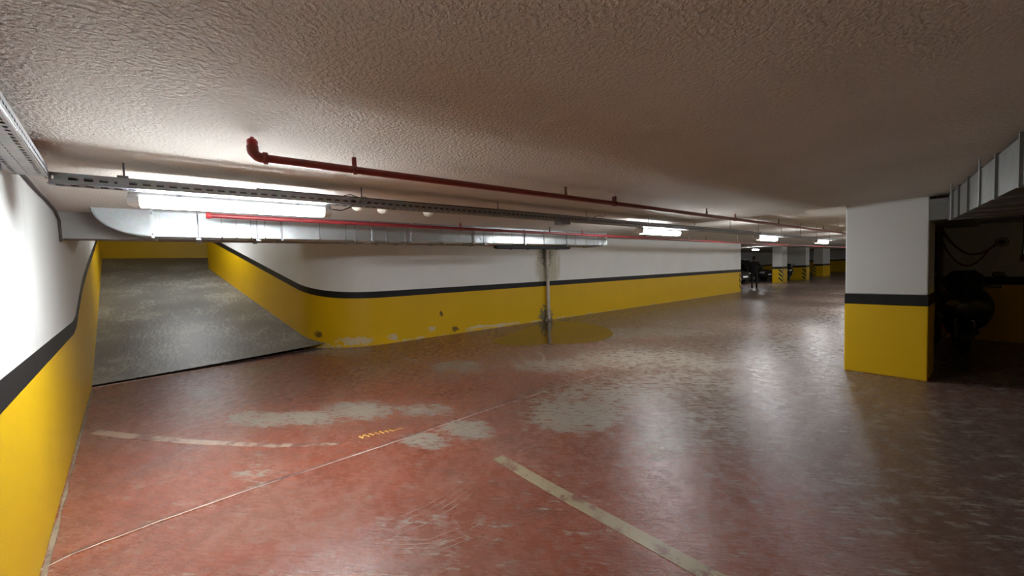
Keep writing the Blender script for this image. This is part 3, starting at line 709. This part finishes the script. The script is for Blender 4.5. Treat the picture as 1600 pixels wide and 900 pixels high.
# unlit black batten below the duct
bl = thing('black_batten','long black batten fixed below the duct above the damp patch','batten',(-5.44,3.92,1.917))
MB().loft([[(-.035,.0,.012),(.035,.0,.012),(.035,.0,.05),(-.035,.0,.05)],[(-.045,.05,0),(.045,.05,0),(.045,.05,.056),(-.045,.05,.056)],[(-.04,1.80,0),(.04,1.80,0),(.04,1.80,.056),(-.04,1.80,.056)],[(-.03,1.86,.014),(.03,1.86,.014),(.03,1.86,.05),(-.03,1.86,.05)]], 0, False).build('casing', MT['dark'], bl, .008)
for y in (.35,.75,1.15,1.5): MB().box((-.02,y-.012,-.012),(.02,y+.012,.002)).build('fixing_clip', MT['dark'], bl)
for y in (.1,1.75):
    MB().box((-.012,y-.01,.05),(.012,y+.01,.0595)).build('bracket', MT['rod'], bl)
# right-hand duct
ang = math.atan2(.43, -2.78)    # runs away and slightly left
A = Vector((-.385,6.50)); B = Vector((.58,.25)); dv = (B-A).normalized(); nv = Vector((-dv.y,dv.x))
if nv.x < 0: nv = -nv
rdt = thing('air_duct','dim galvanised air duct under the ceiling right of the foreground pillar','duct',(A.x,A.y,1.93))
def rl(s, t, z): p = A+dv*s+nv*t; return (p.x-A.x, p.y-A.y, z-1.93)
L = (B-A).length; cuts = [0,.35,.75,1.25,1.75,2.3,2.9,3.5,4.2,4.9,5.6,L]
for a_, b_ in zip(cuts, cuts[1:]):
    m = MB(); m.add([rl(s,t,z) for z in (1.93,2.21) for s,t in ((a_+.002,0),(b_-.002,0),(b_-.002,.55),(a_+.002,.55))], [(0,3,2,1),(4,5,6,7),(0,1,5,4),(1,2,6,5),(2,3,7,6),(3,0,4,7)]); m.build('duct_section', MT['duct2'], rdt)
    m = MB(); m.add([rl(s,t,z) for z in (1.915,2.225) for s,t in ((b_-.012,-.014),(b_+.012,-.014),(b_+.012,.564),(b_-.012,.564))], [(0,3,2,1),(4,5,6,7),(0,1,5,4),(1,2,6,5),(2,3,7,6),(3,0,4,7)]); m.build('duct_flange', MT['duct2'], rdt)
m = MB(); m.box((-.16,.12,.03),(.16,2.6,.27)); m.build('duct_branch', MT['duct2'], rdt)
for s in (.6,2.0,3.2,4.5,5.8):
    for t in (-.04,.59):
        x_,y_,z_ = rl(s,t,1.93); MB().tube([(x_,y_,-.02),(x_,y_,CE-1.93)], .005, 6).build('hanger_rod', MT['rod'], rdt)
# detectors
def detector(p, label, rot=0):
    t = thing('smoke_detector', label, 'detector', p, 0, 'ceiling detectors')
    MB().lathe([(0,0),(.055,0),(.062,-.006),(.062,-.022),(.055,-.028)], (0,0,0), 'Z', 20).build('base', MT['dome'], t)
    MB().lathe([(.055,-.026),(.058,-.034),(.05,-.052),(.034,-.066),(.015,-.073),(0,-.074)], (0,0,0), 'Z', 20).build('dome', MT['dome'], t)
    MB().lathe([(.0,-.072),(.007,-.073),(.005,-.080),(0,-.081)], (0,0,0), 'Z', 8).build('indicator', MT['dark'], t)
detector((-4.02,1.22,CE),'white ceiling detector nearest the lit lamp end')
detector((-4.10,1.50,CE),'white domed ceiling detector in the middle of three')
detector((-4.10,2.03,CE),'white domed ceiling detector farthest from the lamp')

# ================================================================== DOWNPIPE
dp = thing('downpipe','dusty pale downpipe on the wall above the puddle','pipe',(-8.32,7.88,0))
MB().tube([(0,0,0),(0,0,1.1),(0,0,2.24)], .05, 12).build('pipe_run', MT['pvc'], dp)
for z in (.55,1.35,2.05):
    MB().lathe([(.051,-.015),(.058,-.015),(.058,.015),(.051,.015)], (0,0,z), 'Z', 14).build('pipe_bracket', MT['pvc'], dp)
m = MB(); rings = []
for k, (r, z) in enumerate([(.16,-.002),(.15,.03),(.11,.07),(.085,.12),(.055,.16)]):
    rings.append([(-.01+(.42*r)*math.cos(a)*(1+.25*noise.noise((a*2,z*9,1))), r*math.sin(a)*(1+.3*noise.noise((a*2,z*9,5))), z) for a in [2*PI*i/14 for i in range(14)]])
m.loft(rings); m.build('plaster_collar', MT['grime'], dp)

# ================================================================== DARK BAY ON THE RIGHT
st = thing('standpipe','rusty red standpipe on the dark bay wall beside the scooter','pipe',(-.74,10.78,0))
MB().tube([(0,0,.02),(0,0,2.42)], .038, 12).build('pipe_run', MT['hose'], st)
for z in (.5,1.5): MB().box((-.055,-.02,z-.02),(.055,.11,z+.02)).build('pipe_bracket', MT['rod'], st)
MB().lathe([(.038,-.05),(.058,-.05),(.058,-.03),(.05,-.02),(.05,.02),(.058,.03),(.058,.05),(.038,.05)], (0,0,2.02), 'Z', 14).build('coupling', MT['redpipe'], st)
hp = thing('branch_pipe','dim horizontal pipe under the bay ceiling','pipe',(-.80,10.6,2.10))
MB().tube([(0,0,0),(2.2,0,-.02),(4.4,0,-.04)], .03, 10).build('pipe_run', MT['rod'], hp)
MB().tube([(0,0,.09),(2.2,0,.08),(4.4,0,.07)], .022, 10).build('pipe_run', MT['tray'], hp)
for x in (.35,2.0,3.6): MB().tube([(x,0,-.02),(x,0,.40)], .006, 6).build('hanger_rod', MT['rod'], hp)
def catenary(p0, p1, sag, n=16):
    p0, p1 = Vector(p0), Vector(p1)
    return [p0.lerp(p1,i/n)+Vector((0,0,-sag*4*(i/n)*(1-i/n))) for i in range(n+1)]
tag(MB().tube(catenary((-.70,10.70,2.0),(-.08,10.78,1.72),.30), .016, 8).build('hanging_hose', MT['hose']), 'upper slack red hose looped across the dark bay wall', 'hose', 'slack hoses')
tag(MB().tube(catenary((-.72,10.66,1.85),(-.16,10.80,1.62),.38), .014, 8).build('hanging_hose', MT['hose']), 'lower slack red hose looped across the dark bay wall', 'hose', 'slack hoses')
va = thing('wall_valve','small red valve on the dark bay wall where the hoses end','valve',(-.02,10.84,1.74))
MB().lathe([(0,-.06),(.03,-.06),(.03,.02),(.045,.02),(.045,.05),(0,.05)], (0,0,0), 'Y', 12).build('valve_body', MT['hose'], va)
m = MB(); ring = [(.07*math.cos(2*PI*k/14),-.075,.07*math.sin(2*PI*k/14)) for k in range(15)]
m.tube(ring, .009, 6); m.tube([(-.07,-.075,0),(.07,-.075,0)], .006, 6); m.tube([(0,-.075,-.07),(0,-.075,.07)], .006, 6); m.tube([(0,-.08,0),(0,-.05,0)], .01, 6); m.build('hand_wheel', MT['redpipe'], va)
ch = thing('hanging_cord','dark cord with a red handle hanging from the bay ceiling','cordage',(.19,10.5,1.4))  # hanging cord; nothing is known to be worked by it
MB().tube([(0,0,.12),(.01,0,.5),(.0,0,1.09)], .008, 6).build('cord', MT['cable'], ch)
MB().lathe([(0,0),(.02,.005),(.026,.06),(.018,.12),(0,.13)], (0,0,0), 'Z', 10).build('handle', MT['hose'], ch)
tag(MB().loft([[(.02*a,10.62+.2*b+.0,z) for a,b in ((-2.2+0,0),(2.2,0),(2.2,.5),(-2.2,.5))] for z in (1.13,1.17)],0,False).build('wall_ledge', MT['dark']), 'small dark ledge fixed on the bay wall over the stripe', 'ledge')

def ell(c, rx, ry, n=16, p=2.0):
    out = []
    for k in range(n):
        a = 2*PI*k/n; ca, sa = math.cos(a), math.sin(a)
        out.append((c[0]+rx*abs(ca)**(2/p)*(1 if ca >= 0 else -1), c[1]+ry*abs(sa)**(2/p)*(1 if sa >= 0 else -1), c[2]))
    return out
def ell_xz(y, cz, rx, rz, n=14, p=2.6, cx=0):
    return [(a, y, b) for a, b, _ in ell((cx,cz,0), rx, rz, n, p)]
def wheel(par, y, r, wdt, name, x=0):
    m = MB(); prof = []
    for k in range(13):
        a = 2*PI*k/12; prof.append((r-wdt/2+wdt/2*math.cos(a), wdt/2*math.sin(a)))
    m.lathe(prof, (x,y,r), 'X', 28); t = m.build(name, MT['tyre'], par)
    m = MB(); rr = r-wdt*.9
    m.lathe([(rr-.02,-.03),(rr,-.03),(rr,.03),(rr-.02,.03),(rr-.02,-.03)], (x,y,r), 'X', 24)
    m.lathe([(0,-.045),(.05,-.045),(.05,.045),(0,.045)], (x,y,r), 'X', 12)
    for k in range(5):
        a = 2*PI*k/5; dv = Vector((0,math.cos(a),math.sin(a))); c = Vector((x,y,r))+dv*(rr*.5); m.obox(c, dv*rr*.48, Vector((.018,0,0)), dv.cross(Vector((1,0,0)))*.02)
    m.build('rim', MT['tray'], t); return t
def make_scooter(label, loc, rz, lens):
    t = thing('motor_scooter', label, 'scooter', loc, rz)
    wheel(t,-.66,.25,.12,'front_wheel'); wheel(t,.62,.24,.13,'rear_wheel')
    MB().loft([ell((0,-.62+.10*(z-.30),z),.04+.02*(z-.3),.07) for z in (.28,.45,.6,.75,.95,1.02)]).build('steering_column', MT['dark'], t)
    for s in (-1,1): MB().tube([(s*.085,-.66,.25),(s*.085,-.62,.50),(s*.06,-.56,.68)], .022, 8).build('fork_leg', MT['tray'], t)
    arc = [(-.66+.285*math.cos(a), .25+.285*math.sin(a)) for a in [math.radians(25+13*k) for k in range(12)]]
    m = MB(); m.loft([[(-.085,y,z),(-.05,y,z+.02),(.05,y,z+.02),(.085,y,z),(.06,y,z-.02),(-.06,y,z-.02)] for y,z in arc]); m.build('front_fender', MT['carblack'], t)
    m = MB(); m.loft([ell((0,cy,z),rx,ry,18,2.4) for z,cy,rx,ry in ((.38,-.44,.14,.08),(.46,-.47,.23,.12),(.60,-.50,.29,.15),(.75,-.51,.31,.16),(.88,-.50,.28,.15),(.98,-.47,.22,.12),(1.03,-.45,.14,.08))]); ap = m.build('front_fairing', MT['carblack'], t)
    for s in (-1,1):
        MB().loft([ell_xz(-.675+.02*k, .80, (.075,.065,.04)[k-0] if k < 3 else .03, (.05,.04,.02)[k] if k < 3 else .02, 12, 2, s*.12) for k in range(3)][::-1]).build('headlight', lens, ap)
        MB().loft([ell_xz(-.60+.03*k, .60, .03, .045, 10, 2, s*.235) for k in range(2)]).build('indicator', lens, ap)
    m = MB(); rings = []
    for z,yy,hw in ((.98,-.56,.18),(1.10,-.53,.21),(1.22,-.48,.19),(1.30,-.44,.12)):
        rings.append([(-hw,yy+.06,z),(-hw*.5,yy+.01,z),(0,yy,z),(hw*.5,yy+.01,z),(hw,yy+.06,z),(hw,yy+.066,z),(hw*.5,yy+.017,z),(0,yy+.008,z),(-hw*.5,yy+.017,z),(-hw,yy+.066,z)])
    m.loft(rings); m.build('windscreen', MT['glass'], t)
    hb = MB().tube([(-.36,-.34,1.04),(-.22,-.40,1.06),(0,-.43,1.05),(.22,-.40,1.06),(.36,-.34,1.04)], .014, 8).build('handlebar', MT['dark'], t)
    for s in (-1,1):
        MB().tube([(s*.25,-.385,1.055),(s*.37,-.335,1.04)], .02, 8).build('grip', MT['tyre'], hb)
        MB().tube([(s*.22,-.43,1.06),(s*.35,-.42,1.045)], .007, 6).build('brake_lever', MT['chrome'], hb)
        mr = MB().tube([(s*.20,-.40,1.06),(s*.25,-.42,1.16),(s*.31,-.42,1.21)], .006, 6).build('mirror_stalk', MT['dark'], t)
        MB().loft([ell_xz(-.43+.012*k, 1.235, (.05,.065,.06)[k], (.03,.042,.038)[k], 12, 2.4, s*.335) for k in range(3)]).build('mirror', MT['glass'], mr)
    MB().loft([ell_xz(y,.34,.17,.05,12,4) for y in (-.42,-.2,.1,.25)]).build('footboard', MT['dark'], t)
    MB().loft([ell_xz(y,cz,rx,rz_,14,2.8) for y,cz,rx,rz_ in ((.05,.50,.13,.14),(.2,.54,.17,.18),(.45,.60,.19,.17),(.75,.68,.16,.12),(.98,.74,.09,.06))]).build('rear_body', MT['carblack'], t)
    MB().loft([ell_xz(y,cz,rx,rz_,14,2.6) for y,cz,rx,rz_ in ((-.02,.70,.10,.03),(.1,.75,.15,.05),(.35,.77,.16,.05),(.5,.82,.15,.05),(.8,.85,.13,.045),(.92,.86,.08,.03))]).build('seat', MT['tyre'], t)
    MB().loft([ell_xz(y,.78,.06,.03,10,3) for y in (.95,.99,1.01)]).build('tail_light', MT['tail'], t)
    MB().tube([(.16,.15,.26),(.19,.4,.28),(.20,.62,.32),(.20,.92,.36)], [.02,.035,.05,.045], 10).build('exhaust', MT['tray'], t)
    m = MB(); m.tube([(-.10,.15,.30),(-.24,.05,.012)], .012, 6); m.tube([(-.24,.05,.012),(-.28,.03,.012)], .016, 6); m.build('side_stand', MT['rod'], t)
    return t
make_scooter('black motor scooter parked in the dark behind the foreground pillar', (-.42,9.72,0), math.radians(6), MT['glass'])
make_scooter('small dark motorbike between the two far hazard-cornered pillars', (-10.3,35.3,0), math.radians(20), MT['light'])

# ================================================================== CARS
def make_car(label, loc, rz, hgt=1.62, Ls=4.4):
    t = thing('parked_car', label, 'car', loc, rz); W = .90; k = Ls/4.4
    def ring(x, zt, hw, zb=.22, belt=None):
        return [(x*k,-hw*.92,zb),(x*k,-hw,zb+.18),(x*k,-hw,zt-.16),(x*k,-hw*.93,zt-.03),(x*k,-hw*.70,zt),(x*k,hw*.70,zt),(x*k,hw*.93,zt-.03),(x*k,hw,zt-.16),(x*k,hw,zb+.18),(x*k,hw*.92,zb)]
    b = MB().loft([ring(*a) for a in ((-2.18,.78,.76,.40),(-2.12,.96,.84,.30),(-1.7,1.00,W,.24),(-.6,.98,W,.22),(.6,.97,W,.22),(1.1,.96,W,.22),(1.6,.90,W*.98,.24),(2.0,.82,W*.93,.28),(2.17,.70,W*.84,.36))]).build('body', MT['carblack'], t, .01)
    zr = hgt
    cab = [(-2.02,.97,.74),(-1.75,zr-.14,.66),(-1.3,zr-.03,.64),(-.4,zr,.64),(.3,zr-.04,.64),(1.15,.97,.76)]
    def cring(x, z, hw): return [(x*k,-.80,.93),(x*k,-hw,z-.05),(x*k,-hw+.06,z),(x*k,hw-.06,z),(x*k,hw,z-.05),(x*k,.80,.93)]
    MB().loft([cring(*c) for c in cab]).build('glasshouse', MT['glass'], t)
    rf = [(-1.75,zr-.13,.66),(-1.3,zr-.02,.645),(-.4,zr+.012,.645),(.3,zr-.03,.645)]
    MB().loft([[(x*k,-hw,z-.04),(x*k,-hw+.05,z+.012),(x*k,hw-.05,z+.012),(x*k,hw,z-.04)] for x,z,hw in rf]).build('roof', MT['carblack'], t)
    for s in (-1,1):
        MB().tube([(1.18*k,s*.77,.97),(.3*k,s*.655,zr-.05),(-.4*k,s*.66,zr-.02),(-1.3*k,s*.66,zr-.05),(-1.80*k,s*.68,zr-.18)], .022, 8).build('roof_trim', MT['chrome'], t)
        MB().tube([(.0,s*.805,.95),(-.08*k,s*.655,zr-.06)], .03, 6).build('door_pillar', MT['carblack'], t)
        MB().loft([[(x*k,s*yy,z) for yy,z in ((.55,.60),(.86,.62),(.86,.74),(.58,.76))] for x in (1.86,2.13)]).build('headlight', MT['light'], t)
        MB().loft([[(x*k,s*yy,z) for yy,z in ((.60,.70),(.84,.70),(.84,.90),(.66,.92))] for x in (-2.17,-1.95)]).build('tail_light', MT['tail'], t)
        mr = MB().loft([ell((.82*k,s*(.95+.03*j),1.0+.0*j),.06,.02,10) for j in (0,)]+[ell((.82*k,s*.97,z),.075,.06,10) for z in (1.02,1.12)]+[ell((.82*k,s*.97,1.15),.05,.04,10)]).build('wing_mirror', MT['carblack'], t)
        for dx in (.25,-.85): MB().tube([(dx*k,s*.905,.84),((dx-.09)*k,s*.925,.84),((dx-.18)*k,s*.905,.84)], .012, 6).build('door_handle', MT['chrome'], t)
        for x in (1.38,-1.35):
            m = MB(); r, wd = .33, .21; prof = [(r-.11,-.1),(r-.02,-.1),(r,-.07),(r,.07),(r-.02,.1),(r-.11,.1)]
            m.lathe(prof, (x*k,s*.80,r), 'Y', 24); wh = m.build('wheel', MT['tyre'], t)
            m = MB(); m.lathe([(0,-.06),(.05,-.09),(r-.13,-.06),(r-.11,-.1),(r-.11,.1),(r-.13,.06),(.05,.09),(0,.06)], (x*k,s*.80,r), 'Y', 24); m.build('rim', MT['chrome'], wh)
    MB().box((2.10*k,-.45,.50),(2.185*k,.45,.66)).build('grille', MT['dark'], t)
    MB().box((2.12*k,-.80,.30),(2.22*k,.80,.44)).build('bumper', MT['dark'], t, .02)
    MB().box((2.18*k,-.26,.46),(2.20*k,.26,.57)).build('number_plate', MT['cap'], t)
    return t
make_car('black car nosed towards the hazard pillar behind the walking person', (-13.35,34.3,0), math.radians(-6), 1.72, 4.5)
make_car('dark car half hidden by the end of the curved wall', (-13.0,29.4,0), math.radians(-10), 1.50, 4.2)

# ================================================================== PERSON
def skin_mesh(name, chains, mat, parent=None, sub=2):
    """chains: dict joint -> (pos, radius), edges"""
    verts, edges, root = chains
    me = bpy.data.meshes.new(name); keys = list(verts); me.from_pydata([verts[k][0] for k in keys], [(keys.index(a),keys.index(b)) for a,b in edges], [])
    o = bpy.data.objects.new(name, me); COL.objects.link(o)
    sk = o.modifiers.new('skin','SKIN'); sk.use_smooth_shade = True
    for i, kx in enumerate(keys):
        r = verts[kx][1]; r = r if isinstance(r, tuple) else (r, r)
        me.skin_vertices[0].data[i].radius = r; me.skin_vertices[0].data[i].use_root = (kx == root)
    sb = o.modifiers.new('sub','SUBSURF'); sb.levels = sb.render_levels = sub
    dg = bpy.context.evaluated_depsgraph_get(); dg.update()
    nm = bpy.data.meshes.new_from_object(o.evaluated_get(dg)); bpy.data.objects.remove(o)
    nm.name = name; nm.materials.clear(); nm.materials.append(mat)
    for p in nm.polygons: p.use_smooth = True
    o = bpy.data.objects.new(name, nm); COL.objects.link(o)
    if parent: o.parent = parent
    return o
pe = thing('person','person in dark clothes walking away past the wall end','person',(-8.78,24.5,0), math.radians(18))
# local frame: walks towards +Y, right side +X
V = {'pel':((0,0,.96),(.20,.16)),'wai':((0,.02,1.12),(.19,.155)),'che':((0,.05,1.33),(.205,.15)),'shr':((.19,.05,1.45),.095),'shl':((-.19,.05,1.45),.095),'nk':((0,.06,1.53),.055),'nk2':((0,.08,1.60),.052),
 'hpr':((.10,0,.90),.10),'knr':((.12,.12,.50),.068),'anr':((.11,.02,.09),.045),'ttr':((.12,.20,.045),.042),
 'hpl':((-.10,0,.90),.10),'knl':((-.11,-.02,.50),.068),'anl':((-.10,-.36,.26),.045),'ttl':((-.10,-.42,.13),.040),
 'elr':((.37,-.06,1.20),.075),'wrr':((.33,.14,1.00),.05),'ell':((-.37,.08,1.19),.075),'wrl':((-.33,.28,1.02),.05)}
Ed = [('pel','wai'),('wai','che'),('che','nk'),('nk','nk2'),('che','shr'),('che','shl'),('shr','elr'),('elr','wrr'),('shl','ell'),('ell','wrl'),('pel','hpr'),('hpr','knr'),('knr','anr'),('anr','ttr'),('pel','hpl'),('hpl','knl'),('knl','anl'),('anl','ttl')]
skin_mesh('body', (V, Ed, 'pel'), MT['cloth'], pe)
m = MB(); hd = []
for z, rx, ry, cy in ((1.58,.05,.055,.085),(1.62,.062,.075,.10),(1.67,.072,.09,.105),(1.73,.077,.098,.10),(1.78,.074,.094,.095),(1.82,.055,.07,.09),(1.84,.02,.03,.09)):
    hd.append(ell((0,cy,z),rx,ry,16))
m.loft(hd); m.tube([(0,.19,1.72),(0,.215,1.685),(0,.195,1.675)], [.008,.014,.010], 6)
for s in (-1,1): m.loft([ell((s*.078,.09,z),.008,.02,8) for z in (1.68,1.71,1.735)])
head = m.build('head', MT['skin'], pe)
for s in (-1,1): MB().loft([ell((s*.03,.195,z),.010,.006,8) for z in (1.712,1.718,1.724)]).build('eye', MT['dark'], head)
MB().tube([(-.022,.188,1.648),(0,.194,1.646),(.022,.188,1.648)], .005, 6).build('mouth', MT['hose'], head)
MB().loft([ell((0,cy,z),rx,ry,16) for z,rx,ry,cy in ((1.62,.05,.05,.055),(1.66,.074,.07,.06),(1.72,.083,.085,.07),(1.78,.082,.10,.085),(1.83,.062,.082,.09),(1.855,.025,.035,.09))]).build('hair', MT['hair'], pe)
for s, w_ in ((1,(.33,.14,1.00)),(-1,(-.33,.28,1.02))):
    wv = Vector(w_); dirn = Vector((0,.45,-.9)).normalized(); HV = {'w':(tuple(wv),(.026,.02)),'p':(tuple(wv+dirn*.085),(.040,.016))}; HE = [('w','p')]
    for i, (off, ln) in enumerate(((-.028,.070),(-.010,.082),(.010,.078),(.027,.062))):
        b0 = wv+dirn*.088+Vector((0,off*.9,off*.45)); b1 = b0+dirn*ln*.55+Vector((-s*.006,0,0)); b2 = b1+(dirn+Vector((-s*.5,.1,0))).normalized()*ln*.5
        HV['a%d'%i] = (tuple(b0),.009); HV['b%d'%i] = (tuple(b1),.0085); HV['c%d'%i] = (tuple(b2),.007); HE += [('p','a%d'%i),('a%d'%i,'b%d'%i),('b%d'%i,'c%d'%i)]
    t0 = wv+dirn*.03+Vector((0,.03,.012)); HV['t0'] = (tuple(t0),.011); HV['t1'] = (tuple(t0+Vector((-s*.012,.03,-.025))),.009); HV['t2'] = (tuple(t0+Vector((-s*.018,.045,-.052))),.008)
    HE += [('w','t0'),('t0','t1'),('t1','t2')]
    skin_mesh('hand', (HV, HE, 'w'), MT['skin'], pe, 1)
for x, y, z, tilt in ((.115,.10,.0,0),(-.10,-.40,.17,-.9)):
    m = MB(); c, sn = math.cos(tilt), math.sin(tilt); rings = []
    for yy, hw, hh in ((-.12,.03,.05),(-.09,.042,.085),(0,.045,.085),(.08,.05,.06),(.14,.045,.045),(.17,.02,.03)):
        rings.append([(x+hw*a, y+yy*c-(hh*b)*sn, z+yy*sn+(hh*b)*c) for a,b in ((-1,0),(1,0),(1,.6),(.6,1),(-.6,1),(-1,.6))])
    m.loft(rings); m.build('shoe', MT['tyre'], pe)
bpy.context.view_layer.update()
